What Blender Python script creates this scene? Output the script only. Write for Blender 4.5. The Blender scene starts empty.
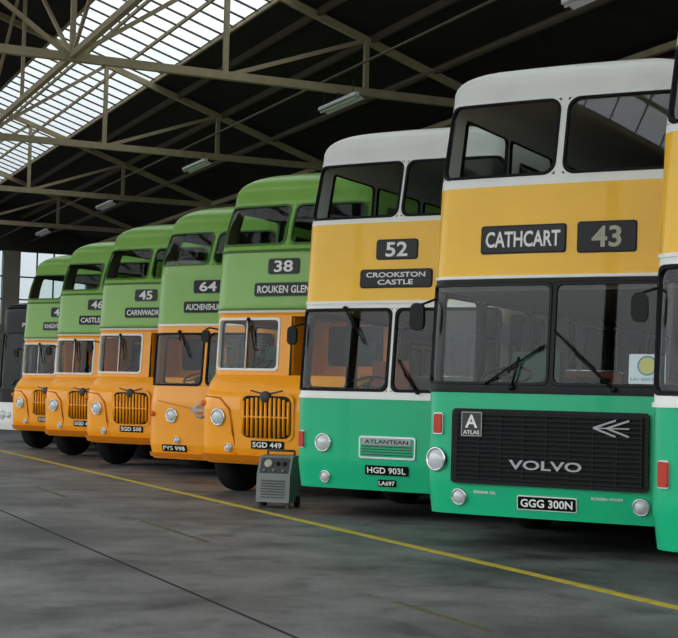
import bpy, math, random
from mathutils import Matrix, Vector
random.seed(3)
sc=bpy.context.scene
sc.view_settings.view_transform='Standard'
def lin(c):
    return tuple(((x/255)/12.92 if x/255<=0.04045 else (((x/255)+0.055)/1.055)**2.4) for x in c)+(1.0,)
MATS={}
def newmat(name):
    m=bpy.data.materials.new(name); m.use_nodes=True; m.node_tree.nodes.clear(); MATS[name]=m
    return m,m.node_tree.nodes,m.node_tree.links
def paint(name,rgb,rough=0.35,metal=0.0,var=0.06,scale=3.0,coat=0.0,spec=0.3,inner_tone=None):
    m,n,l=newmat(name)
    o=n.new('ShaderNodeOutputMaterial'); p=n.new('ShaderNodeBsdfPrincipled')
    tc=n.new('ShaderNodeTexCoord'); ns=n.new('ShaderNodeTexNoise'); ns.inputs['Scale'].default_value=scale; ns.inputs['Detail'].default_value=5
    mx=n.new('ShaderNodeMixRGB'); c=lin(rgb); mx.inputs[1].default_value=c
    mx.inputs[2].default_value=tuple(v*(1-var*2.2) for v in c[:3])+(1,)
    l.new(tc.outputs['Object'],ns.inputs['Vector']); l.new(ns.outputs['Fac'],mx.inputs[0])
    if inner_tone:  # inside of the body skin
        ge=n.new('ShaderNodeNewGeometry'); m2=n.new('ShaderNodeMixRGB'); m2.inputs[2].default_value=lin(inner_tone)
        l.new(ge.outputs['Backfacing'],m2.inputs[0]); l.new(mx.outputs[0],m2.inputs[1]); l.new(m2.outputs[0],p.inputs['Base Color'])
    else: l.new(mx.outputs[0],p.inputs['Base Color'])
    p.inputs['Roughness'].default_value=rough; p.inputs['Metallic'].default_value=metal
    p.inputs['Coat Weight'].default_value=coat; p.inputs['Coat Roughness'].default_value=.06; p.inputs['Specular IOR Level'].default_value=spec
    l.new(p.outputs[0],o.inputs[0]); return m
paint('yellow',(250,190,4),.3,coat=.25,inner_tone=(84,80,72)); paint('cream',(240,240,232),.35,inner_tone=(250,248,240)); paint('teal',(10,182,126),.3,coat=.3,inner_tone=(70,66,60)); paint('cream_low',(240,240,234),.35,inner_tone=(78,72,62))
paint('green',(132,180,80),.35,coat=.25,inner_tone=(120,118,96)); paint('green_dark',(70,110,48),.4); paint('orange',(253,164,18),.33,coat=.25); paint('orange_dark',(208,120,16),.4)
paint('black',(14,14,15),.4,spec=.2); paint('black_gloss',(8,8,9),.2,spec=.2); paint('rubber',(18,18,19),.7,spec=.2); paint('tyre',(24,24,25),.85,spec=.2)
paint('chrome',(215,215,215),.18,metal=1.0,var=0.02); paint('white_lens',(200,205,206),.08,var=.03,coat=1.0); paint('amber_lens',(225,110,40),.15); paint('red_lens',(190,64,44),.15)
paint('text_white',(228,228,222),.5,var=.02); paint('text_silver',(165,165,165),.35,metal=.2,var=.02); paint('text_black',(15,15,15),.5,var=.02)
paint('text_worn',(170,168,150),.5,var=.02)
paint('interior_dark',(44,42,39),.7); paint('interior_cream',(215,212,196),.6); paint('interior_ceiling',(112,106,92),.6); paint('seat_fabric',(124,70,50),.85,scale=40); paint('seat_green',(50,84,66),.8)
paint('grey_metal',(120,124,120),.45); paint('grey_dark',(60,62,62),.5)
paint('truss_paint',(178,165,132),.65,var=.2,scale=5); paint('truss_dark',(98,88,70),.7,var=.25)
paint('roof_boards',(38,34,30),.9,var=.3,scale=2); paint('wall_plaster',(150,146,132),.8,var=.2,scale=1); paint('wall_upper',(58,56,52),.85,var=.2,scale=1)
paint('light_white',(225,228,226),.35,var=.03); paint('poster_white',(225,232,238),.5,var=.02); paint('poster_blue',(80,140,190),.5); paint('poster_yellow',(215,205,110),.5)
paint('line_yellow',(214,194,56),.7,var=.3,scale=9); paint('line_faded',(112,106,80),.8,var=.4,scale=12); paint('joint_dark',(34,34,34),.9)
def glassmat(name,tint,base,k):
    m,n,l=newmat(name)
    o=n.new('ShaderNodeOutputMaterial'); t=n.new('ShaderNodeBsdfTransparent'); t.inputs[0].default_value=tint
    g=n.new('ShaderNodeBsdfGlossy'); g.inputs['Roughness'].default_value=.02
    lw=n.new('ShaderNodeLayerWeight'); lw.inputs[0].default_value=.5
    pw=n.new('ShaderNodeMath'); pw.operation='POWER'; pw.inputs[1].default_value=3
    ml=n.new('ShaderNodeMath'); ml.operation='MULTIPLY_ADD'; ml.inputs[1].default_value=k; ml.inputs[2].default_value=base
    mx=n.new('ShaderNodeMixShader')
    l.new(lw.outputs['Facing'],pw.inputs[0]); l.new(pw.outputs[0],ml.inputs[0]); l.new(ml.outputs[0],mx.inputs[0])
    l.new(t.outputs[0],mx.inputs[1]); l.new(g.outputs[0],mx.inputs[2]); l.new(mx.outputs[0],o.inputs[0])
glassmat('glass',(.92,.96,.94,1),.03,.25)
glassmat('glass_upper',(.92,.96,.94,1),.085,.3)
glassmat('sky_glass',(.44,.46,.47,1),.03,.3)
# floor
m,n,l=newmat('floor_concrete')
o=n.new('ShaderNodeOutputMaterial'); p=n.new('ShaderNodeBsdfPrincipled'); tc=n.new('ShaderNodeTexCoord')
n1=n.new('ShaderNodeTexNoise'); n1.inputs['Scale'].default_value=.55; n1.inputs['Detail'].default_value=9; n1.inputs['Roughness'].default_value=.68
n2=n.new('ShaderNodeTexNoise'); n2.inputs['Scale'].default_value=45; n2.inputs['Detail'].default_value=4
n3=n.new('ShaderNodeTexNoise'); n3.inputs['Scale'].default_value=2.2; n3.inputs['Detail'].default_value=7; n3.inputs['Distortion'].default_value=.8
cr=n.new('ShaderNodeValToRGB'); cr.color_ramp.elements[0].position=.38; cr.color_ramp.elements[0].color=lin((64,64,65)); cr.color_ramp.elements[1].position=.62; cr.color_ramp.elements[1].color=lin((114,114,113))
mx=n.new('ShaderNodeMixRGB'); mx.blend_type='MULTIPLY'; mx.inputs[0].default_value=.6
mx2=n.new('ShaderNodeMixRGB'); mx2.blend_type='MULTIPLY'; mx2.inputs[0].default_value=.7
cr2=n.new('ShaderNodeValToRGB'); cr2.color_ramp.elements[0].position=.35; cr2.color_ramp.elements[0].color=(.6,.6,.6,1); cr2.color_ramp.elements[1].position=.6
cr3=n.new('ShaderNodeValToRGB'); cr3.color_ramp.elements[0].position=.32; cr3.color_ramp.elements[0].color=(.42,.42,.42,1); cr3.color_ramp.elements[1].position=.47
for a in(n1,n2,n3): l.new(tc.outputs['Object'],a.inputs['Vector'])
l.new(n1.outputs['Fac'],cr.inputs[0]); l.new(n2.outputs['Fac'],cr2.inputs[0]); l.new(n3.outputs['Fac'],cr3.inputs[0]); l.new(cr.outputs[0],mx.inputs[1]); l.new(cr2.outputs[0],mx.inputs[2])
l.new(mx.outputs[0],mx2.inputs[1]); l.new(cr3.outputs[0],mx2.inputs[2])
l.new(mx2.outputs[0],p.inputs['Base Color']); p.inputs['Roughness'].default_value=.55; p.inputs['Specular IOR Level'].default_value=.35
bp=n.new('ShaderNodeBump'); bp.inputs['Strength'].default_value=.2; bp.inputs['Distance'].default_value=.01; l.new(n2.outputs['Fac'],bp.inputs['Height']); l.new(bp.outputs[0],p.inputs['Normal'])
l.new(p.outputs[0],o.inputs[0])

# ---------- mesh builder
_tc={}
def textmesh(s):
    if s in _tc: return _tc[s]
    cu=bpy.data.curves.new('t','FONT'); cu.body=s; cu.offset=.022; cu.resolution_u=3
    ob=bpy.data.objects.new('t',cu); sc.collection.objects.link(ob)
    dg=bpy.context.evaluated_depsgraph_get(); me=bpy.data.meshes.new_from_object(ob.evaluated_get(dg))
    v=[tuple(x.co) for x in me.vertices]; f=[tuple(q.vertices) for q in me.polygons]
    bpy.data.objects.remove(ob); bpy.data.curves.remove(cu); bpy.data.meshes.remove(me)
    xs=[a[0] for a in v]; ys=[a[1] for a in v]
    _tc[s]=(v,f,min(xs),max(xs),min(ys),max(ys)); return _tc[s]
class MB:
    def __init__(s): s.v=[]; s.f=[]; s.m=[]; s.sm=[]
    def add(s,verts,faces,mat,smooth=False):
        b=len(s.v); s.v+= [tuple(x) for x in verts]
        for f in faces: s.f.append(tuple(b+i for i in f)); s.m.append(mat); s.sm.append(smooth)
    def box(s,M,c,d,mat):
        x,y,z=[k/2 for k in d]
        vs=[M@Vector((c[0]+i*x,c[1]+j*y,c[2]+k*z)) for i in(-1,1) for j in(-1,1) for k in(-1,1)]
        s.add(vs,[(0,1,3,2),(4,6,7,5),(0,4,5,1),(2,3,7,6),(0,2,6,4),(1,5,7,3)],mat)
    def beam(s,p,q,w,h,mat):
        p=Vector(p);q=Vector(q); d=(q-p); L=d.length; d.normalize()
        up=Vector((0,0,1)) if abs(d.z)<.95 else Vector((1,0,0))
        r=d.cross(up).normalized(); u=r.cross(d)
        M=Matrix((r,u,d)).transposed().to_4x4(); M.translation=(p+q)/2
        s.box(M,(0,0,0),(w,h,L),mat)
    def tube(s,pts,r,mat,n=8):
        for p,q in zip(pts[:-1],pts[1:]):
            p=Vector(p);q=Vector(q); d=(q-p); L=d.length
            if L<1e-6: continue
            d.normalize(); up=Vector((0,0,1)) if abs(d.z)<.95 else Vector((1,0,0))
            a=d.cross(up).normalized(); b=a.cross(d)
            M=Matrix((a,b,d)).transposed().to_4x4(); M.translation=p
            s.lathe(M,[(0,0),(r,0),(r,L),(0,L)],mat,n)
    def lathe(s,M,prof,mat,n=20,smooth=True):
        vs=[];fs=[]
        for r,h in prof:
            for i in range(n):
                a=2*math.pi*i/n; vs.append(M@Vector((r*math.cos(a),r*math.sin(a),h)))
        for j in range(len(prof)-1):
            for i in range(n):
                k=(i+1)%n; fs.append((j*n+i,j*n+k,(j+1)*n+k,(j+1)*n+i))
        s.add(vs,fs,mat,smooth)
    def torus(s,M,R,r,mat,n=24,k=8):
        s.lathe(M,[(R+r*math.cos(2*math.pi*i/k),r*math.sin(2*math.pi*i/k)) for i in range(k+1)],mat,n)
    def plate(s,M,w,h,r,t,mat,z0=0.0,cx=0,cy=0):
        r=min(r,w/2-1e-4,h/2-1e-4); pts=[]
        for qx,qy,a0 in((1,1,0),(-1,1,90),(-1,-1,180),(1,-1,270)):
            for i in range(5):
                a=math.radians(a0+90*i/4); pts.append((cx+qx*(w/2-r)+r*math.cos(a),cy+qy*(h/2-r)+r*math.sin(a)))
        N=len(pts); vs=[M@Vector((x,y,z0+t)) for x,y in pts]+[M@Vector((x,y,z0)) for x,y in pts]
        s.add(vs,[tuple(range(N)),tuple(range(2*N-1,N-1,-1))]+[(i+N,(i+1)%N+N,(i+1)%N,i) for i in range(N)],mat)
    def text(s,M,st,w,h,mat,z=.004,cx=0,cy=0):
        v,f,x0,x1,y0,y1=textmesh(st)
        sx=w/(x1-x0); sy=h/(y1-y0)
        s.add([M@Vector((cx+(a[0]-(x0+x1)/2)*sx,cy+(a[1]-(y0+y1)/2)*sy,z)) for a in v],f,mat)
    def obj(s,name,parent=None,angle=None):
        me=bpy.data.meshes.new(name); me.from_pydata(s.v,[],s.f)
        names=sorted(set(s.m)); 
        for q in names: me.materials.append(MATS[q])
        ix={q:i for i,q in enumerate(names)}
        me.polygons.foreach_set('material_index',[ix[q] for q in s.m])
        me.polygons.foreach_set('use_smooth',s.sm)
        me.update()
        if angle: me.set_sharp_from_angle(angle=math.radians(angle))
        ob=bpy.data.objects.new(name,me); sc.collection.objects.link(ob)
        if parent: ob.parent=parent
        return ob
I4=Matrix.Identity(4)
def interp(tab,z,k):
    if z<=tab[0][0]: return tab[0][k]
    for a,b in zip(tab[:-1],tab[1:]):
        if z<=b[0]: 
            t=(z-a[0])/(b[0]-a[0]); return a[k]+(b[k]-a[k])*t
    return tab[-1][k]

class Shell:
    def __init__(s,W,L,R,bow,prof,zb,zc,H,Yd,e=.7,Yr=.4):
        s.W,s.L,s.R,s.bow,s.prof,s.zb,s.zc,s.H,s.Yd,s.e,s.Yr=W,L,R,bow,prof,zb,zc,H,Yd,e,Yr
        s.hw=W/2; s.flat=s.hw-R; s.arc=R*math.pi/2; s.c0=s.flat+s.arc; s.se=s.c0+L-R; s.umax=s.se+s.hw
        s.holes=[]; s.ub=set(); s.vb=set(); s.body=MB(); s.glass=MB(); s.trim=MB(); s.inn=MB(); s.wh=MB()
    def S(s,u,v,off=0):
        sg=1 if u>=0 else -1; a=abs(u)
        if a<=s.flat: x,y,nx,ny=a,0,0,-1
        elif a<=s.c0:
            th=(a-s.flat)/s.R; x=s.flat+s.R*math.sin(th); y=s.R*(1-math.cos(th)); nx,ny=math.sin(th),-math.cos(th)
        elif a<=s.se: x,y,nx,ny=s.hw,s.R+a-s.c0,1,0
        else: x,y,nx,ny=max(0,s.hw-(a-s.se)),s.L,0,1
        vv=min(v,s.zc); yf=interp(s.prof,vv,1); ins=interp(s.prof,vv,2)
        y0=y
        x*=(s.hw-ins)/s.hw
        y+=s.bow*min(1,(x/s.hw)**2)*max(0,1-y0/3)+yf*max(0,1-y0/2.0)
        x+=nx*off; y+=ny*off; z=v
        if v>s.zc:
            ph=min(1,(v-s.zc))*math.pi/2; c=max(0,math.cos(ph))**s.e if v<s.zc+.9999 else 0; q=math.sin(ph)**s.e
            z=s.zc+s.H*q+(off*q); x*=c; y=s.Yd*(1-c)+y*(1-(s.Yd+s.Yr)*(1-c)/s.L)
        return Vector((sg*x,y,z))
    def frame(s,u,v,off=0):
        tx=(s.S(u+.04,v)-s.S(u-.04,v)).normalized(); ty=(s.S(u,v+.04)-s.S(u,v-.04)).normalized()
        n=tx.cross(ty).normalized(); ty=n.cross(tx)
        M=Matrix((tx,ty,n)).transposed().to_4x4(); M.translation=s.S(u,v)+n*off; return M
    def strip(s,u0,u1,v,h,t,mat,v1=None):
        n=max(2,int(abs(u1-u0)/.06)); v1=v if v1 is None else v1; vs=[]; fs=[]
        for i in range(n+1):
            k=i/n; u=u0+(u1-u0)*k; w=v+(v1-v)*k
            vs+=[s.S(u,w-h/2,0),s.S(u,w-h/2,t),s.S(u,w+h/2,t),s.S(u,w+h/2,0)]
        for i in range(n):
            a=4*i
            for j in range(3): fs.append((a+j,a+4+j,a+5+j,a+j+1))
        fs+=[(0,1,2,3),(4*n+3,4*n+2,4*n+1,4*n)]
        s.trim.add(vs,fs,mat)
    def rr(s,u0,u1,v0,v1,r):
        pts=[]; r=min(r,(u1-u0)/2-1e-3,(v1-v0)/2-1e-3)
        cs=[(u1-r,v1-r,0),(u0+r,v1-r,90),(u0+r,v0+r,180),(u1-r,v0+r,270)]
        seg=[]
        for cu,cv,a0 in cs: seg.append([(cu+r*math.cos(math.radians(a0+90*i/5)),cv+r*math.sin(math.radians(a0+90*i/5))) for i in range(6)])
        for k in range(4):
            pts+=seg[k]; a=seg[k][-1]; b=seg[(k+1)%4][0]; d=math.hypot(a[0]-b[0],a[1]-b[1]); n=max(1,int(d/.07))
            n=min(n,40)
            for i in range(1,n): pts.append((a[0]+(b[0]-a[0])*i/n,a[1]+(b[1]-a[1])*i/n))
        return pts
    def win(s,u0,u1,v0,v1,r=.06,fw=.022,fm='rubber',gm='glass',hole=True,t=.012):
        if hole: s.holes.append((u0,u1,v0,v1,r))
        s.ub|={u0,u1}; s.vb|={v0,v1}
        A=s.rr(u0,u1,v0,v1,r); N=len(A); cu=(u0+u1)/2; cv=(v0+v1)/2
        B=[(cu+(p[0]-cu)*(1-2*fw/(u1-u0)),cv+(p[1]-cv)*(1-2*fw/(v1-v0))) for p in A]
        O=[(cu+(p[0]-cu)*(1+.01/(u1-u0)),cv+(p[1]-cv)*(1+.01/(v1-v0))) for p in A]
        vs=[s.S(*p,0) for p in O]+[s.S(*p,t) for p in A]+[s.S(*p,t) for p in B]+[s.S(*p,-.03) for p in B]
        fs=[]
        for j in range(3):
            for i in range(N):
                k=(i+1)%N; fs.append((j*N+i,j*N+k,(j+1)*N+k,(j+1)*N+i))
        s.trim.add(vs,fs,fm)
        if gm:
            vs=[];fs=[]; rows=[v0+r*.0,v0+r*.12,v0+r*.35,v0+r*.65]+[v0+r+(v1-v0-2*r)*i/5 for i in range(6)]+[v1-r*.65,v1-r*.35,v1-r*.12,v1]
            nu=max(2,min(24,int((u1-u0)/.06)))
            for vv in rows:
                dv=min(vv-v0,v1-vv); e=0 if dv>=r else r-math.sqrt(max(0,r*r-(r-dv)**2))
                for i in range(nu+1): vs.append(s.S(u0+e+(u1-u0-2*e)*i/nu,vv,-.008))
            for j in range(len(rows)-1):
                for i in range(nu):
                    a=j*(nu+1)+i; fs.append((a,a+1,a+nu+2,a+nu+1))
            s.glass.add(vs,fs,gm,True)
    def arch(s,uc,r,zt):
        s.ub|={uc-r-.06,uc+r+.06}; s.vb|={zt}; s.holes.append((uc-r-.06,uc+r+.06,s.zb,zt,None)); s.arches=getattr(s,'arches',[])+[(uc,r,zt)]
    def finish(s,matfn,name,loc,rot,arcz=None):
        ub=set(s.ub)|{0,s.flat,-s.flat,s.c0,-s.c0,s.se,-s.se,s.umax,-s.umax}
        x=0
        while x<s.flat: ub|={x,-x}; x+=.12
        for i in range(1,8): ub|={s.flat+s.arc*i/8,-(s.flat+s.arc*i/8)}
        x=s.c0
        while x<s.se: ub|={x,-x}; x+=.5
        ub=sorted(ub); ub=[a for i,a in enumerate(ub) if i==0 or a-ub[i-1]>1e-5]
        vb=set(s.vb)|{s.zb,s.zc}|{p[0] for p in s.prof if s.zb<p[0]<s.zc}
        x=s.zb
        while x<s.zc: vb.add(x); x+=.12
        for i in range(1,13): vb.add(s.zc+i/12)
        vb=sorted(vb); vb=[a for i,a in enumerate(vb) if i==0 or a-vb[i-1]>1e-5]
        nu=len(ub); vs=[s.S(u,v) for v in vb for u in ub]; bm={}
        for j in range(len(vb)-1):
            for i in range(nu-1):
                uc=(ub[i]+ub[i+1])/2; vc=(vb[j]+vb[j+1])/2
                if any(h[0]<uc<h[1] and h[2]<vc<h[3] for h in s.holes): continue
                a=j*nu+i; bm.setdefault(matfn(uc,vc),[]).append((a,a+1,a+nu+1,a+nu))
        base=len(s.body.v); s.body.v+=[tuple(q) for q in vs]
        for mt,fl in bm.items():
            for f in fl: s.body.f.append(tuple(base+q for q in f)); s.body.m.append(mt); s.body.sm.append(True)
        for (u0,u1,v0,v1,r) in s.holes:
            if not r: continue
            A=s.rr(u0,u1,v0,v1,r); cu=(u0+u1)/2; cv=(v0+v1)/2; N=len(A); B=[]
            for p in A:
                dx=p[0]-cu; dy=p[1]-cv; hx=(u1-u0)/2; hy=(v1-v0)/2
                inx=abs(dx)-(hx-r); iny=abs(dy)-(hy-r)
                if inx>1e-6 and iny>1e-6:
                    k=r/max(inx,iny); B.append((cu+math.copysign(hx-r+inx*k,dx),cv+math.copysign(hy-r+iny*k,dy)))
                else: B.append(p)
            for i in range(N):
                k=(i+1)%N
                if B[i]==A[i] and B[k]==A[k]: continue
                mc=matfn((B[i][0]+B[k][0])/2+ (1e-3 if B[i][0]>cu else -1e-3),(B[i][1]+B[k][1])/2+(1e-3 if B[i][1]>cv else -1e-3))
                s.body.add([s.S(*B[i]),s.S(*B[k]),s.S(*A[k]),s.S(*A[i])],[(0,1,2,3)],mc,True)
        for (uc,r,zt) in getattr(s,'arches',[]):
            hx=r+.06; cz=s.zb; hy=zt-cz; n=16
            for i in range(n):
                q=[]
                for a in(math.pi*i/n,math.pi*(i+1)/n):
                    ca,sa=math.cos(a),math.sin(a); ry=zt-.06-cz
                    k=min(hx/abs(ca) if abs(ca)>1e-6 else 9e9, hy/sa if sa>1e-6 else 9e9)
                    q.append(((uc+r*ca,cz+ry*sa),(uc+k*ca,cz+k*sa)))
                s.body.add([s.S(*q[0][1]),s.S(*q[1][1]),s.S(*q[1][0]),s.S(*q[0][0])],[(0,1,2,3)],matfn(uc,zt-.1))
                s.body.add([s.S(*q[0][0]),s.S(*q[1][0]),s.S(*q[1][0],-.35),s.S(*q[0][0],-.35)],[(0,1,2,3)],'black')
        e=bpy.data.objects.new(name,None); sc.collection.objects.link(e); e.empty_display_size=.3
        e.location=(loc[0],loc[1],0); e.rotation_euler=(0,0,rot)
        s.body.obj('body_shell',e,35); s.glass.obj('window_glass',e); s.trim.obj('trim_and_lamps',e)
        s.inn.obj('interior',e); s.wh.obj('wheels',e)
        return e
    def lamp(s,u,v,r,lens='white_lens',ring='chrome',off=0.0):
        M=s.frame(u,v,off)
        s.trim.lathe(M,[(r*1.22,-.06),(r*1.22,.02),(r*1.12,.035),(r,.03),(r*.98,.015)],ring,24)
        s.trim.lathe(M,[(r,.014),(r*.8,.035),(r*.4,.048),(0.0,.052)],lens,24)
        s.trim.torus(M@Matrix.Translation((0,0,.036)),r*.35,.004,'text_silver',16,5)
    def blind(s,u0,u1,v0,v1,txt,fill=(.86,.62),rim='black',r=.03,tm='text_white',lines=None):
        M=s.frame((u0+u1)/2,(v0+v1)/2); w=u1-u0;h=v1-v0
        s.trim.plate(M,w+.025,h+.025,r+.01,.022,rim,-.02); s.trim.plate(M,w,h,r,.03,'black_gloss',-.02)
        if lines:
            for i,t in enumerate(lines):
                s.trim.text(M,t,w*fill[0]*(1 if i==0 else .6),h*.30,tm,.014,0,h*(.22-.44*i))
        else: s.trim.text(M,txt,w*fill[0],h*fill[1],tm,.014)
    def numplate(s,u,v,w,h,txt,border=False):
        M=s.frame(u,v)
        if border: s.trim.plate(M,w+.02,h+.02,.015,.02,'text_white',-.01)
        s.trim.plate(M,w,h,.012,.028,'black_gloss',-.01); s.trim.text(M,txt,w*.9,h*.66,'text_white',.021)
    def wheel(s,x,y,r=.5,hub='grey_metal'):
        sg=1 if x>0 else -1
        M=Matrix.Translation((x,y,r))@Matrix.Rotation(math.radians(90*sg),4,'Y')
        s.wh.lathe(M,[(.28,-.28),(r-.06,-.28),(r-.01,-.24),(r,-.18),(r,-.05),(r-.01,0),(r-.07,.03),(.29,.02),(.27,-.02)],'tyre',36)
        s.wh.lathe(M,[(.28,-.02),(.25,-.05),(.16,-.06),(.13,0),(.08,.03),(0,.035)],hub,24)
        s.wh.lathe(M,[(.28,-.26),(.2,-.25),(0,-.25)],'grey_dark',24)
        for i in range(8):
            a=i*math.pi/4; s.wh.lathe(M@Matrix.Translation((.2*math.cos(a),.2*math.sin(a),-.05)),[(0.018,0),(.018,.03),(0,.03)],'chrome',6)
    def seat(s,x,y,z,w=.85,m='seat_fabric'):
        s.inn.box(I4,(x,y,z+.38),(w,.42,.12),m); s.inn.box(I4,(x,y,z+.16),(w*.7,.3,.3),'interior_dark')
        M=Matrix.Translation((x,y+.22,z+.44))@Matrix.Rotation(math.radians(-8),4,'X')@Matrix.Rotation(math.pi/2,4,'X')
        s.inn.plate(M,w,.5,.08,.09,m,0,0,.25)
        s.inn.tube([(x-w/2+.03,y+.3,z+.9),(x-w/2+.03,y+.3,z+.96),(x+w/2-.03,y+.3,z+.96),(x+w/2-.03,y+.3,z+.9)],.015,'chrome',6)
    def steering(s,x,y,z,tilt=25):
        M=Matrix.Translation((x,y,z))@Matrix.Rotation(math.radians(tilt),4,'X')
        s.inn.torus(M,.23,.016,'black',28,8); s.inn.lathe(M,[(0,.01),(.05,.01),(.05,-.05),(.03,-.5)],'black',12)
        for i in range(3):
            a=math.radians(90+120*i); s.inn.tube([M@Vector((0,0,-.01)),M@Vector((.22*math.cos(a),.22*math.sin(a),0))],.012,'black',6)
    def decks(s,floor,slab,y0l,y0u,cabseat=True,sm='seat_fabric'):
        hw=s.hw-.06
        s.inn.box(I4,(0,(y0l+s.L-.1)/2,floor-.04),(2*hw,s.L-.1-y0l,.08),'interior_dark')
        s.inn.box(I4,(0,s.L/2,s.zb+.12),(1.5,s.L-.8,.2),'black')
        if slab:
            s.inn.box(I4,(0,(y0u+s.L-.1)/2,slab-.005),(2*hw-.02,s.L-.1-y0u,.09),'interior_ceiling')  # underside colour darkened to put shade into the lower deck
            s.inn.box(I4,(0,(y0u+s.L-.1)/2,slab+.045),(2*hw-.02,s.L-.1-y0u,.01),'interior_cream')
            y=y0u+1.0
            while y<s.L-.8:
                for x in(-.72,.72): s.seat(x,y,slab+.05,.85,sm)
                y+=.85
        y=y0l+2.6
        while y<s.L-.8:
            for x in(-.72,.72): s.seat(x,y,floor,.85,sm)
            y+=.85
        for y in (y0l+1.5,y0l+3.2):
            s.inn.tube([(.35,y,floor),(.35,y,(slab or 2.4)-.05)],.018,'chrome',8)
    def wiper(s,u0,v0,u1,v1,ua,va,ub_,vb_):
        p=s.S(u0,v0,.03); q=s.S(u1,v1,.05); s.trim.tube([p,q],.012,'black',6)
        s.trim.tube([s.S(ua,va,.025),s.S((ua+ub_)/2,(va+vb_)/2,.035),s.S(ub_,vb_,.025)],.011,'black',6)
        s.trim.lathe(s.frame(u0,v0),[(.025,0),(.025,.04),(0,.045)],'black',10)
    def mirror(s,u,v,out,dz,fwd,w=.2,h=.3,arm='black'):
        p=s.S(u,v,0); sg=1 if u>0 else -1
        q=p+Vector((sg*out*.5,-fwd,dz+.12)); e=p+Vector((sg*out,-fwd,dz))
        s.trim.tube([p,q,e+Vector((0,0,.1)),e],.012,arm,6)
        M=Matrix.Translation(e)@Matrix.Rotation(math.pi/2,4,'X')
        s.trim.plate(M,w,h,.06,.05,'black',-.02); s.trim.plate(M,w-.03,h-.03,.05,.005,'chrome',-.03)
    def sidewins(s,ys,w,gap,n,v0,v1,both=(1,-1),fm='rubber'):
        for sg in both:
            for i in range(n):
                a=s.c0-s.R+ys+i*(w+gap); b=a+w
                if b>s.se-.2: break
                u0,u1=(a,b) if sg>0 else (-b,-a)
                s.win(u0,u1,v0,v1,.07,.02,fm)

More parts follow.
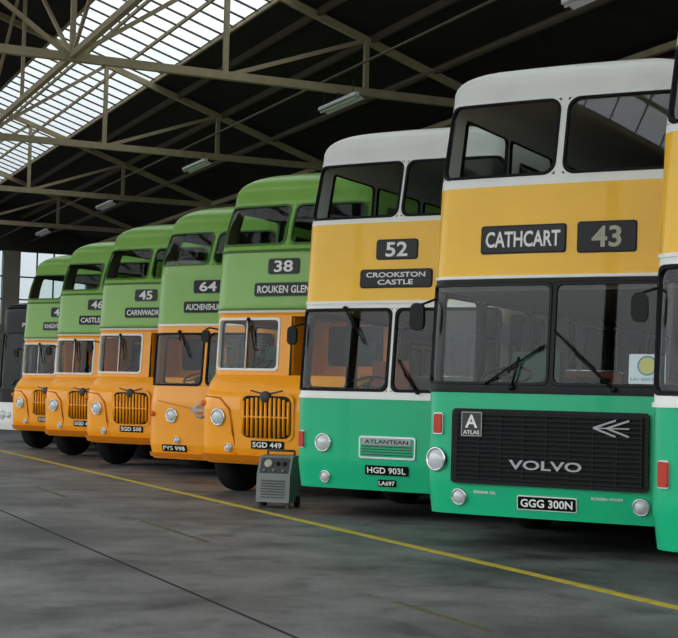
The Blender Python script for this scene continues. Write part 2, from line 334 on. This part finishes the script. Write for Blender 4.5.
ROT=-math.radians(52.6)
def bus_front_engine(loc):
    s=Shell(2.5,9.6,.2,.05,[(.3,.03,.03),(.6,0,0),(1.45,.01,0),(2.45,.10,.0),(3.35,.14,.02),(4.2,.33,.05)],.31,4.20,.34,.7,.62)
    s.win(-1.30,-.012,1.50,2.43,.06,.022,'black'); s.win(.012,1.30,1.50,2.43,.06,.022,'black')
    s.win(-1.24,-.035,3.42,4.15,.12,.022,'rubber','glass_upper'); s.win(.035,1.24,3.42,4.15,.12,.022,'rubber','glass_upper')
    s.sidewins(.55,1.3,.1,6,3.42,4.12); s.sidewins(.35,.9,.1,1,1.5,2.35,(-1,)); s.sidewins(3.2,1.3,.1,4,1.5,2.35,(1,)); s.sidewins(1.4,1.3,.1,5,1.5,2.35,(-1,))
    s.win(s.se+.25,s.umax-.02,3.42,4.1,.1,.02); s.win(-s.umax+.02,-s.se-.25,3.42,4.1,.1,.02)
    s.win(s.c0+.12,s.c0+.62,.5,2.35,.05,.03,'black'); s.win(s.c0+.66,s.c0+1.16,.5,2.35,.05,.03,'black')
    s.vb|={1.42,2.47,3.33,2.50}
    for sg in(1,-1): s.arch(sg*(s.c0-s.R+2.5),.56,1.05); s.arch(sg*(s.c0-s.R+7.4),.56,1.05)
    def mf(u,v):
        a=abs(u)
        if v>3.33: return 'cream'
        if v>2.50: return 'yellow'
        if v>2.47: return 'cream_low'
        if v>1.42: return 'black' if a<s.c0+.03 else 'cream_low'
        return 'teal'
    s.blind(-.72,.09,2.71,2.95,'CATHCART',(.90,.62),r=.02); s.blind(.22,.74,2.70,2.96,'43',(.52,.74),r=.02,tm='text_worn')
    M=s.frame(0,.935); t=s.trim
    t.plate(M,1.84,.68,.04,.03,'black',0); t.plate(M,1.76,.61,.02,.01,'rubber',.028)
    for i in range(15): t.box(M,(0,-.29+i*.0415,.045),(1.76,.014,.022),'black')
    for i in range(9): t.box(M,(-.86+i*.215,0,.04),(.012,.61,.02),'black')
    t.text(M,'VOLVO',.68,.085,'text_silver',.066,0,-.15)
    t.plate(M,.20,.22,.01,.01,'text_silver',.056,-.71,.20); t.plate(M,.185,.205,.01,.004,'grey_dark',.064,-.71,.20)
    t.text(M,'A',.12,.12,'text_white',.070,-.71,.225); t.text(M,'ATLAS',.16,.035,'text_white',.070,-.71,.125)
    for k in range(2):
        x=.44+k*.12
        t.beam(M@Vector((x,.2,.065)),M@Vector((x+.2,.27,.065)),.01,.016,'text_silver'); t.beam(M@Vector((x,.2,.065)),M@Vector((x+.2,.13,.065)),.01,.016,'text_silver')
    t.beam(M@Vector((.44,.2,.065)),M@Vector((.76,.2,.065)),.01,.01,'text_silver')
    for sg in(1,-1):
        s.lamp(sg*1.09,.80,.095); s.lamp(sg*.86,.47,.065)
        t.plate(s.frame(sg*1.08,1.13),.11,.2,.02,.03,'chrome',-.01); t.plate(s.frame(sg*1.08,1.13),.09,.18,.02,.04,'red_lens',-.01)
    s.mirror(-1.28,2.3,.1,-.18,.18,.14,.26); s.mirror(1.28,2.3,.17,-.12,.18,.14,.26)
    s.numplate(0,.45,.54,.11,'GGG 300N',True)
    t.text(s.frame(-.6,.52),'ENGINE OIL',.22,.025,'text_white',.008); t.text(s.frame(.55,.52),'SCREEN WASH',.28,.025,'text_white',.008)
    s.wiper(-.35,1.47,-.28,1.75,-.62,1.50,-.05,1.86); s.wiper(.6,1.47,.25,1.78,.04,1.98,.62,1.46)
    s.strip(-1.3,1.3,1.44,.03,.012,'black'); s.strip(-1.36,1.36,2.485,.025,.012,'cream')
    P=s.frame(.87,1.66,-.03)
    s.inn.plate(P,.32,.26,.01,.004,'poster_white',-.0); s.inn.lathe(P@Matrix.Translation((0,.03,.005)),[(.075,.001),(0,.001)],'poster_yellow',20); s.inn.torus(P@Matrix.Translation((0,.03,.005)),.08,.007,'poster_blue',24,5); s.inn.text(P,'LA1 SOCIETY',.28,.025,'poster_blue',.006,0,-.09)
    s.inn.box(I4,(0,.38,1.25),(2.3,.4,.35),'interior_dark'); s.inn.box(I4,(-.65,.5,1.45),(.7,.25,.12),'black'); s.steering(-.65,.62,1.58)
    s.inn.box(I4,(-.65,1.45,1.5),(.5,.12,.7),'seat_green'); s.inn.box(I4,(-.65,1.25,1.15),(.5,.45,.14),'seat_green'); s.inn.box(I4,(-.05,1.3,1.2),(.04,1.0,.8),'interior_dark')
    s.inn.box(I4,(-.6,1.9,1.2),(1.1,.04,.8),'interior_dark')
    s.decks(.75,2.42,.3,.25)
    for y in(2.5,7.4):
        for x in(-1.17,1.17): s.wheel(x,y)
    return s.finish(mf,'double_decker_bus',loc,ROT)

def bus_rear_engine(loc,num,dest,plate):
    s=Shell(2.5,9.4,.2,.06,[(.3,.04,.03),(.6,0,0),(1.4,.0,0),(2.38,.10,.0),(3.35,.15,.02),(4.15,.34,.06)],.32,4.12,.38,.75,.66)
    for a,b in((-1.27,-.02),(.02,1.27)):
        s.win(a,b,1.42,2.36,.08,.03,'rubber'); s.win(a*.98,b*.98,3.40,4.06,.10,.025,'rubber')
    s.sidewins(.5,1.3,.1,6,3.42,4.04); s.sidewins(.3,1.0,.1,1,1.45,2.3,(-1,)); s.sidewins(1.5,1.3,.1,5,1.45,2.3,(-1,)); s.sidewins(2.9,1.3,.1,4,1.45,2.3,(1,))
    s.win(s.se+.25,s.umax-.02,3.42,4.0,.1,.02); s.win(-s.umax+.02,-s.se-.25,3.42,4.0,.1,.02)
    s.win(s.c0+.12,s.c0+.66,.5,2.3,.05,.03,'black'); s.win(s.c0+.7,s.c0+1.24,.5,2.3,.05,.03,'black')
    s.vb|={1.34,2.44,3.34}
    for sg in(1,-1): s.arch(sg*(s.c0-s.R+2.6),.56,1.05); s.arch(sg*(s.c0-s.R+7.4),.56,1.05)
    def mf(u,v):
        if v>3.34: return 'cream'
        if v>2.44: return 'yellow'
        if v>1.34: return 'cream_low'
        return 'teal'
    t=s.trim
    s.blind(-.25,.25,2.92,3.13,num,(.55,.8)); s.blind(-.44,.44,2.60,2.79,dest[0],(.84,.3),lines=dest)
    s.strip(-1.3,1.3,2.43,.03,.012,'cream'); s.strip(-1.3,1.3,1.35,.035,.014,'cream')
    M=s.frame(0.0,.80)
    t.plate(M,.70,.25,.03,.015,'chrome',0); t.plate(M,.66,.21,.02,.02,'teal',0)
    for i in range(4): t.box(M,(0,-.08+i*.03,.024),(.62,.01,.012),'grey_dark')
    t.plate(M,.60,.07,.01,.012,'text_silver',.018,0,.065); t.text(M,'ATLANTEAN',.54,.045,'text_black',.032,0,.065)
    s.numplate(0,.55,.53,.105,plate); s.numplate(0,.41,.22,.075,'LA697')
    for sg in(1,-1):
        s.lamp(sg*.82,.83,.09,); s.lamp(sg*.80,.45,.06)
        t.plate(s.frame(sg*1.12,.86),.1,.2,.02,.025,'chrome',-.01); t.plate(s.frame(sg*1.12,.86),.085,.18,.02,.04,'red_lens',-.01)
        s.mirror(sg*1.28,2.2,.1,-.15,.12,.12,.22)
    s.wiper(-.62,2.36,-.45,2.12,-.55,2.3,-.33,1.95); s.wiper(.36,1.42,.2,1.62,.1,1.78,.34,1.44)
    s.inn.box(I4,(-.3,.4,1.2),(1.6,.35,.3),'interior_dark'); s.inn.box(I4,(-.6,.45,1.38),(.6,.2,.1),'black'); s.steering(-.6,.62,1.5)
    s.inn.box(I4,(-.65,1.4,1.45),(.5,.12,.7),'seat_fabric'); s.inn.box(I4,(-.65,1.2,1.1),(.5,.45,.14),'seat_fabric'); s.inn.box(I4,(-.6,1.85,1.2),(1.1,.04,.8),'interior_dark')
    s.decks(.7,2.38,.3,.25,sm='seat_green')
    for y in(2.6,7.4):
        for x in(-1.17,1.17): s.wheel(x,y)
    return s.finish(mf,'double_decker_bus',loc,ROT)

def bus_half_cab(loc,num,dest,plate):
    s=Shell(2.44,9.0,.30,.07,[(.42,-.20,.03),(.6,-.29,0),(1.15,-.31,0),(1.35,-.27,0),(1.5,-.16,0),(1.62,-.02,.0),(2.45,.03,.0),(2.5,.0,0),(3.3,.05,.02),(3.7,.15,.04),(4.08,.30,.08)],.42,4.05,.45,.9,.75)
    s.win(-1.10,-.04,1.68,2.40,.06,.03,'cream')
    s.win(-1.16,-.03,3.40,3.98,.10,.025,'green_dark'); s.win(.03,1.16,3.40,3.98,.10,.025,'green_dark')
    s.sidewins(.5,1.2,.12,6,3.40,3.95,fm='green_dark'); s.sidewins(1.2,1.2,.12,5,1.6,2.35,fm='rubber'); s.sidewins(.32,.65,.1,1,1.68,2.38,(-1,))
    s.holes.append((.13,s.c0+.62,1.62,2.42,None)); s.ub|={.13,s.c0+.62}; s.vb|={1.62,2.42}
    s.inn.box(I4,(.13,.5,2.02),(.03,.85,.82),'orange'); s.inn.box(I4,(.66,.9,2.02),(1.08,.04,.8),'orange_dark')
    s.inn.box(I4,(.66,.45,1.61),(1.06,.86,.03),'orange_dark')
    s.inn.plate(Matrix.Translation((.66,.875,2.05))@Matrix.Rotation(math.pi/2,4,'X'),.85,.55,.06,.01,'black_gloss',0)
    s.vb|={2.47,3.30,3.34,2.50,1.64}
    for sg in(1,-1): s.arch(sg*(s.c0-s.R+.62),.55,1.06); s.arch(sg*(s.c0-s.R+6.0),.56,1.05)
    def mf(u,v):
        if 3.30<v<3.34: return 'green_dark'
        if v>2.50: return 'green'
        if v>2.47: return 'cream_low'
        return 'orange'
    t=s.trim
    s.blind(-.26,.22,3.0,3.20,num,(.62,.8),rim='green_dark'); s.blind(-.46,.46,2.70,2.87,dest,(.9,.6),rim='green_dark')
    s.strip(-1.3,1.3,2.52,.02,.012,'green_dark'); s.strip(-1.3,1.3,3.32,.03,.012,'green_dark')
    M=s.frame(-.02,1.06)
    t.plate(M,.84,.64,.12,.03,'orange',-.02); t.plate(M,.76,.56,.1,.012,'black',.0)
    for i in range(11):
        x=-.35+i*.07; h=.54-.10*(abs(x)/.35)**3
        t.lathe(M@Matrix.Translation((x,-.01,.03))@Matrix.Rotation(math.pi/2,4,'X')@Matrix.Translation((0,0,-h/2)),[(0,0),(.021,0),(.021,h),(0,h)],'orange',8)
    t.box(M,(0,.0,.035),(.74,.02,.02),'orange')
    t.lathe(M@Matrix.Translation((0,.27,.01)),[(.075,0),(.075,.045),(.05,.055),(0,.055)],'grey_dark',20); t.lathe(M@Matrix.Translation((0,.27,.06)),[(.05,0),(0,.002)],'red_lens',16)
    t.tube([M@Vector((0,.3,.03)),M@Vector((-.25,.35,.012))],.011,'grey_dark',6); t.tube([M@Vector((0,.3,.03)),M@Vector((.25,.35,.012))],.011,'grey_dark',6)
    s.numplate(.0,.69,.5,.11,plate)
    for sg in(1,-1):
        s.lamp(sg*.80,1.04,.10); s.lamp(sg*.62,.64,.05)
        t.lathe(s.frame(sg*1.13,1.22),[(.04,0),(.04,.04),(.0,.06)],'amber_lens',14)
        t.tube([s.S(sg*.52,.5,.01),s.S(sg*.55,.8,.012),s.S(sg*.62,1.15,.012),s.S(sg*.8,1.3,.012),s.S(sg*1.05,1.32,.012)],.012,'orange_dark',6)
    s.strip(-1.2,1.2,.49,.10,.05,'orange_dark')
    s.wiper(-.55,2.38,-.5,2.2,-.5,2.3,-.42,1.95)
    t.tube([s.S(-.57,1.70,.012),s.S(-.57,2.38,.012)],.01,'cream',6)
    s.mirror(-1.2,2.25,.12,-.1,.12,.12,.18)
    s.inn.box(I4,(-.5,.35,1.5),(1.2,.3,.15),'interior_dark'); s.steering(-.6,.55,1.72,30); s.inn.box(I4,(-.6,1.0,1.7),(.5,.1,.7),'seat_green'); s.inn.box(I4,(-.5,1.15,1.4),(1.2,.03,1.0),'interior_dark')
    s.inn.box(I4,(-.62,.45,1.1),(1.1,.9,.04),'interior_dark')
    s.decks(.75,2.45,1.2,.3,sm='seat_fabric')
    for y,r in((.62,.5),(6.0,.5)):
        for x in(-1.12,1.12): s.wheel(x,y,r,'orange_dark')
    return s.finish(mf,'double_decker_bus',loc,ROT)

def bus_full_front(loc,num,dest):
    s=Shell(2.44,9.2,.34,.10,[(.27,.02,.04),(.5,-.04,0),(1.2,-.04,0),(1.45,0,0),(2.4,.08,.0),(3.3,.10,.03),(3.6,.14,.04),(4.1,.34,.10)],.27,4.08,.46,.95,.8)
    for a,b in((-1.2,-.03),(.03,1.2)):
        s.win(a,b,1.47,2.34,.10,.028,'rubber'); s.win(a*.97,b*.97,3.46,4.03,.12,.025,'green_dark')
    s.sidewins(.6,1.2,.12,6,3.42,3.98,fm='green_dark'); s.sidewins(.5,1.2,.12,6,1.5,2.3)
    s.vb|={2.46,2.49,2.55}
    for sg in(1,-1): s.arch(sg*(s.c0-s.R+2.4),.56,1.05); s.arch(sg*(s.c0-s.R+6.9),.56,1.05)
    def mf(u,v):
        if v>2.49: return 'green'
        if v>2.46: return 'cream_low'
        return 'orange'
    t=s.trim
    s.blind(-.30,.26,3.0,3.2,num,(.6,.8),rim='green_dark'); s.blind(-.48,.48,2.68,2.85,dest,(.92,.6),rim='green_dark')
    M=s.frame(0,1.08)
    t.lathe(M,[(.13,0),(.13,.03),(.11,.045),(.09,.04),(0,.045)],'text_silver',28); t.lathe(M,[(.085,.047),(0,.05)],'orange_dark',24); t.plate(M,.34,.05,.01,.012,'text_silver',.045)
    s.strip(-.9,-.16,1.22,.015,.01,'orange_dark',1.1); s.strip(.16,.9,1.1,.015,.01,'orange_dark',1.22)
    for sg in(1,-1):
        s.lamp(sg*.58,.98,.10); s.lamp(sg*.45,.58,.05)
        t.lathe(s.frame(sg*1.0,1.0),[(.045,0),(.045,.04),(.0,.06)],'amber_lens',14)
    s.numplate(-.52,.45,.5,.11,'FYS 998'); s.strip(-1.2,1.2,.33,.07,.04,'orange_dark')
    s.wiper(-.55,2.36,-.5,2.2,-.5,2.3,-.3,1.95)
    s.inn.box(I4,(-.3,.5,1.3),(1.7,.35,.25),'interior_dark'); s.steering(-.6,.7,1.6); s.inn.box(I4,(-.65,1.45,1.5),(.5,.12,.7),'seat_green'); s.inn.box(I4,(-.6,1.9,1.2),(1.1,.04,.8),'interior_dark')
    s.decks(.7,2.42,.35,.3)
    for y in(2.4,6.9):
        for x in(-1.12,1.12): s.wheel(x,y,.5,'orange_dark')
    return s.finish(mf,'double_decker_bus',loc,ROT)

def coach(loc):
    s=Shell(2.5,10,.28,.06,[(.3,.03,.03),(.5,-.03,0),(1.3,0,0),(3.3,.08,.03)],.3,3.3,.3,.6,.6)
    s.win(-1.2,-.02,1.3,2.8,.12,.03,'black'); s.win(.02,1.2,1.3,2.8,.12,.03,'black')
    s.sidewins(.9,1.5,.1,5,1.6,2.6)
    for sg in(1,-1): s.arch(sg*(s.c0-s.R+2.5),.56,1.0); s.arch(sg*(s.c0-s.R+7.4),.56,1.0)
    s.vb|={1.0,1.25}
    def mf(u,v): return 'cream_low' if v<1.0 else 'black_gloss'
    for sg in(1,-1):
        s.lamp(sg*.95,.68,.1); s.lamp(sg*.72,.68,.07); s.mirror(sg*1.25,2.9,.2,-.35,.3,.2,.4)
    s.numplate(0,.5,.52,.11,'CSG 43X'); s.blind(-.5,.5,2.9,3.08,'PRIVATE')
    s.wiper(-.5,1.25,-.3,1.6,-.7,1.45,.0,1.8); s.steering(-.6,.7,1.35)
    s.inn.box(I4,(0,.45,1.1),(2.2,.4,.2),'black'); s.inn.box(I4,(0,1.2,1.8),(2.3,.05,2.2),'black'); s.decks(.9,None,.3,.3)
    for y in(2.5,7.4):
        for x in(-1.17,1.17): s.wheel(x,y)
    return s.finish(mf,'coach',loc,ROT)

def sh(x,y,d): return (x+.914*d,y-.406*d)
bus_rear_engine(sh(7.02,7.35,-.15),'59',('MOSSPARK','CITY'),'HGD 871L')
bus_front_engine(sh(6.94,10.85,-.06))
bus_rear_engine(sh(7.05,14.27,-.08),'52',('CROOKSTON','CASTLE'),'HGD 903L')
bus_half_cab(sh(7.15,17.9,-.03),'38','ROUKEN GLEN','SGD 449')
bus_full_front(sh(7.5,22.1,-.06),'64','AUCHENSHUGGLE')
bus_half_cab(sh(7.2,25.0,.07),'45','CARNWADRIC','SGD 500')
bus_half_cab(sh(7.2,28.5,.08),'46','CASTLEMILK','SGD 448')
bus_half_cab(sh(7.2,32.0,.11),'44','KNIGHTSWOOD','SGD 407')
coach(sh(7.67,36.4,0))

# ------------- building
X0,X1,Y0,Y1=-2.5,27.5,-8,50.5
def simple(name,fn):
    b=MB(); fn(b); return b.obj(name)
simple('floor',lambda b:b.add([(X0,Y0,0),(X1,Y0,0),(X1,Y1,0),(X0,Y1,0)],[(0,1,2,3)],'floor_concrete'))
simple('apron_ground',lambda b:b.add([(-120,-120,-.03),(120,-120,-.03),(120,120,-.03),(-120,120,-.03)],[(0,1,2,3)],'floor_concrete'))
simple('painted_floor_line',lambda b:b.box(I4,(6.02,18,.002),(.10,34,.004),'line_yellow'))
def marks2(b):
    for a,c in((2,3.6),(7.3,8.6),(12.5,14.6),(18,19.8),(23.5,25)): b.box(I4,(4.28,(a+c)/2,.002),(.06,c-a,.004),'line_faded')
simple('painted_floor_dashes',marks2)
simple('floor_expansion_joint',lambda b:b.box(I4,(3.1,21,.0015),(.025,58,.003),'joint_dark'))
CH=6.48; EV=6.55
def zr(X):
    d=abs(((X+2.5)%15)-7.5); return EV+.33*(7.5-d)+.12
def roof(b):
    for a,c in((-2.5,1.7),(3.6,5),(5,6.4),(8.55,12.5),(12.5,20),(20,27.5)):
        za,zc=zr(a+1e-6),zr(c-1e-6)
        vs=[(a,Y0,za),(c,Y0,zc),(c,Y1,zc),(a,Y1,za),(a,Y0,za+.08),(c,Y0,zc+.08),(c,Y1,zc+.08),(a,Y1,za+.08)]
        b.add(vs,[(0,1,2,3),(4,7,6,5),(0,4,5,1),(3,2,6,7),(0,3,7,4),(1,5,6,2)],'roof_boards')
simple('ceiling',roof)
def skyl(a,c,name):
    b=MB(); za,zc=zr(a),zr(c)
    b.add([(a,Y0,za+.05),(c,Y0,zc+.05),(c,Y1,zc+.05),(a,Y1,za+.05)],[(0,1,2,3)],'sky_glass')
    y=Y0
    while y<Y1: b.beam((a,y,za+.02),(c,y,zc+.02),.026,.035,'truss_dark'); y+=.62
    for t in(0,.33,.67,1): b.beam((a+(c-a)*t,Y0,za+(zc-za)*t),(a+(c-a)*t,Y1,za+(zc-za)*t),.05,.06,'truss_paint')
    b.obj(name)
skyl(6.4,8.55,'window_1'); skyl(1.7,3.6,'window_2')
for Y in [-1.15+7.6*k for k in range(-0,7)]:
    b=MB()
    b.beam((X0,Y,CH),(X1,Y,CH),.12,.13,'truss_paint')
    for base in(-2.5,12.5):
        b.beam((base,Y,CH+.05),(base+7.5,Y,zr(base+7.5)-.1),.09,.12,'truss_paint'); b.beam((base+15,Y,CH+.05),(base+7.5,Y,zr(base+7.5)-.1),.09,.12,'truss_paint')
        for i in range(1,6):
            x=base+i*2.5; b.beam((x,Y,CH),(x,Y,zr(x)-.1),.08,.08,'truss_paint')
            xn=x+2.5 if x<base+7.5 else x-2.5
            if x!=base+7.5: b.beam((x,Y+.03,zr(x)-.12),(xn,Y+.03,CH),.06,.07,'truss_paint')
    b.obj('roof_truss')
def purl(b):
    for base in(-2.5,12.5):
        for k in(1.2,2.8,5.6,9.4,11.6,12.6,13.8):
            x=base+k; b.beam((x,Y0,zr(x)-.07),(x,Y1,zr(x)-.07),.07,.12,'truss_dark')
simple('roof_purlins',purl)
def longb(b):
    Ys=[-1.15+7.6*k for k in range(0,7)]
    for x in(5.0,12.5,20.0):
        b.beam((x,Y0,CH+.02),(x,Y1,CH+.02),.09,.1,'truss_paint')
        top=zr(x)-.1
        if top-CH>1:
            for a,c in zip(Ys[:-1],Ys[1:]):
                m=(a+c)/2
                b.beam((x,a,CH),(x,m,top-.1),.05,.06,'truss_paint'); b.beam((x,c,CH),(x,m,top-.1),.05,.06,'truss_paint'); b.beam((x,m,CH),(x,m,top),.06,.06,'truss_paint')
simple('roof_bracing',longb)
def conduit(b):
    for x,z in((9.2,CH+.08),(10.4,CH+.08),(14.0,CH+.08)): b.tube([(x,Y0,z),(x,Y1,z)],.02,'truss_dark',6)
simple('ceiling_conduit',conduit)
for x in(X0+.2,X1-.35):
    for k in range(0,7):
        Y=-1.15+7.6*k; b=MB(); 
        b.box(I4,(x,Y,3.21),(.05,.24,6.42),'truss_dark'); b.box(I4,(x-.13,Y,3.21),(.03,.26,6.42),'truss_dark'); b.box(I4,(x+.13,Y,3.21),(.03,.26,6.42),'truss_dark'); b.box(I4,(x,Y,.02),(.4,.4,.04),'truss_dark')
        b.obj('steel_column')
def wall_back(b):
    wz0,wz1=3.6,6.2; y=Y1+.15
    b.box(I4,((X0+X1)/2,y,wz0/2),(X1-X0,.3,wz0),'wall_plaster'); 
    x=X0
    while x<X1-.1:
        b.box(I4,(x+.3,y,(wz0+wz1)/2),(.6,.3,wz1-wz0),'wall_plaster'); x+=3.0
    pts=[(X0,wz1)]+[(X1,wz1),(X1,zr(X1-.001)),(20,zr(20)),(12.5,zr(12.5)),(5,zr(5)),(X0,zr(X0))]
    vs=[(p[0],Y1,p[1]) for p in pts]; vs2=[(p[0],Y1+.3,p[1]) for p in pts]; N=len(pts)
    b.add(vs+vs2,[tuple(range(N)),tuple(range(2*N-1,N-1,-1))]+[(i,(i+1)%N,(i+1)%N+N,i+N) for i in range(N)],'wall_upper')
simple('wall_back',wall_back)
def wb(b):
    x=X0
    while x<X1-.1:
        b.add([(x+.6,Y1+.1,3.6),(x+3,Y1+.1,3.6),(x+3,Y1+.1,6.2),(x+.6,Y1+.1,6.2)],[(0,1,2,3)],'sky_glass')
        for k in range(1,4): b.beam((x+.6+k*.6,Y1+.1,3.6),(x+.6+k*.6,Y1+.1,6.2),.05,.05,'truss_dark')
        for z in(4.5,5.3): b.beam((x+.6,Y1+.1,z),(x+3,Y1+.1,z),.05,.05,'truss_dark')
        x+=3.0
simple('window_3',wb)
simple('wall_right',lambda b:b.box(I4,(X1+.15,(Y0+Y1)/2,3.3),(.3,Y1-Y0,6.6),'wall_upper'))
for k in range(0,6):
    Y=6.45+7.6*k; X=9.5; z=6.27; b=MB()
    b.box(I4,(X,Y,z),(.08,1.5,.06),'light_white')
    b.add([(X-.04,Y-.75,z-.02),(X-.14,Y-.75,z-.07),(X-.14,Y+.75,z-.07),(X-.04,Y+.75,z-.02)],[(0,1,2,3)],'light_white'); b.add([(X+.04,Y-.75,z-.02),(X+.14,Y-.75,z-.07),(X+.14,Y+.75,z-.07),(X+.04,Y+.75,z-.02)],[(0,1,2,3)],'light_white')
    b.tube([(X,Y-.72,z-.055),(X,Y+.72,z-.055)],.019,'text_white',8)
    b.tube([(X,Y,z+.03),(X,Y,CH-.04)],.012,'grey_dark',6); b.tube([(X,Y-.6,z+.03),(X,Y-.6,CH+.06)],.006,'grey_dark',6); b.tube([(X,Y+.6,z+.03),(X,Y+.6,CH+.06)],.006,'grey_dark',6)
    b.obj('fluorescent_light')
def charger():
    b=MB(); w=.42; d=.40
    pr=[(-d/2,.07),(-d/2+.02,.40),(-d/2+.12,.61),(d/2-.04,.63),(d/2,.07)]
    vs=[(-w/2,y,z) for y,z in pr]+[(w/2,y,z) for y,z in pr]; N=5
    b.add(vs,[tuple(range(N)),tuple(range(2*N-1,N-1,-1))]+[(i,(i+1)%N,(i+1)%N+N,i+N) for i in range(N)],'grey_metal')
    p=Vector((0,-d/2+.07,.505)); ty=Vector((0,.1,.21)).normalized(); tx=Vector((1,0,0)); n=tx.cross(ty)
    M=Matrix((tx,ty,n)).transposed().to_4x4(); M.translation=p
    b.plate(M,.36,.2,.01,.008,'grey_dark')
    b.lathe(M@Matrix.Translation((-.08,.02,.008)),[(.05,0),(.05,.015),(.04,.02),(0,.02)],'text_worn',20)
    for x in(.04,.12): b.lathe(M@Matrix.Translation((x,.02,.008)),[(.025,0),(.025,.02),(0,.02)],'black',12)
    for x in(-.12,0,.12): b.lathe(M@Matrix.Translation((x,-.07,.008)),[(.016,0),(.016,.02),(0,.02)],'grey_metal',12)
    for i in range(7): b.box(I4,(0,-d/2-.0,.13+i*.033),(.30,.015,.008),'grey_dark')
    for i in range(6): b.box(I4,(-w/2,0.02,.16+i*.05),(.012,.26,.018),'grey_dark')
    b.tube([(-w/2+.04,.1,.62),(-w/2+.04,.1,.68),(w/2-.04,.1,.68),(w/2-.04,.1,.62)],.014,'grey_dark',8)
    for x in(-w/2,w/2):
        Mw=Matrix.Translation((x,.12,.07))@Matrix.Rotation(math.pi/2,4,'Y'); b.lathe(Mw,[(0,-.02),(.07,-.02),(.07,.02),(0,.02)],'tyre',20)
        b.box(I4,(x*.85,-.15,.035),(.04,.04,.07),'grey_dark')
    o=b.obj('battery_charger'); o.location=(6.44,16.2,0); o.rotation_euler=(0,0,-math.radians(40))
charger()

# ------------- light
w=bpy.data.worlds.new('world'); sc.world=w; w.use_nodes=True; n=w.node_tree.nodes; l=w.node_tree.links; n.clear()
o=n.new('ShaderNodeOutputWorld'); bg=n.new('ShaderNodeBackground'); tc=n.new('ShaderNodeTexCoord'); sp=n.new('ShaderNodeSeparateXYZ'); cr=n.new('ShaderNodeValToRGB')
cr.color_ramp.elements[0].position=.0; cr.color_ramp.elements[0].color=(.30,.34,.36,1); cr.color_ramp.elements[1].position=.35; cr.color_ramp.elements[1].color=(.95,.98,1,1)
l.new(tc.outputs['Generated'],sp.inputs[0]); l.new(sp.outputs['Z'],cr.inputs[0]); l.new(cr.outputs[0],bg.inputs[0]); bg.inputs[1].default_value=3.4; l.new(bg.outputs[0],o.inputs[0])

cd=bpy.data.cameras.new('camera'); cam=bpy.data.objects.new('camera',cd); sc.collection.objects.link(cam); sc.camera=cam
cd.sensor_width=36; cd.lens=1430/678*36; cd.clip_end=500
cam.matrix_world=Matrix.Translation((0,0,1.35))@Matrix.Rotation(-math.radians(23.95),4,'Z')@Matrix.Rotation(math.radians(93.12),4,'X')@Matrix.Rotation(.025,4,'Z')
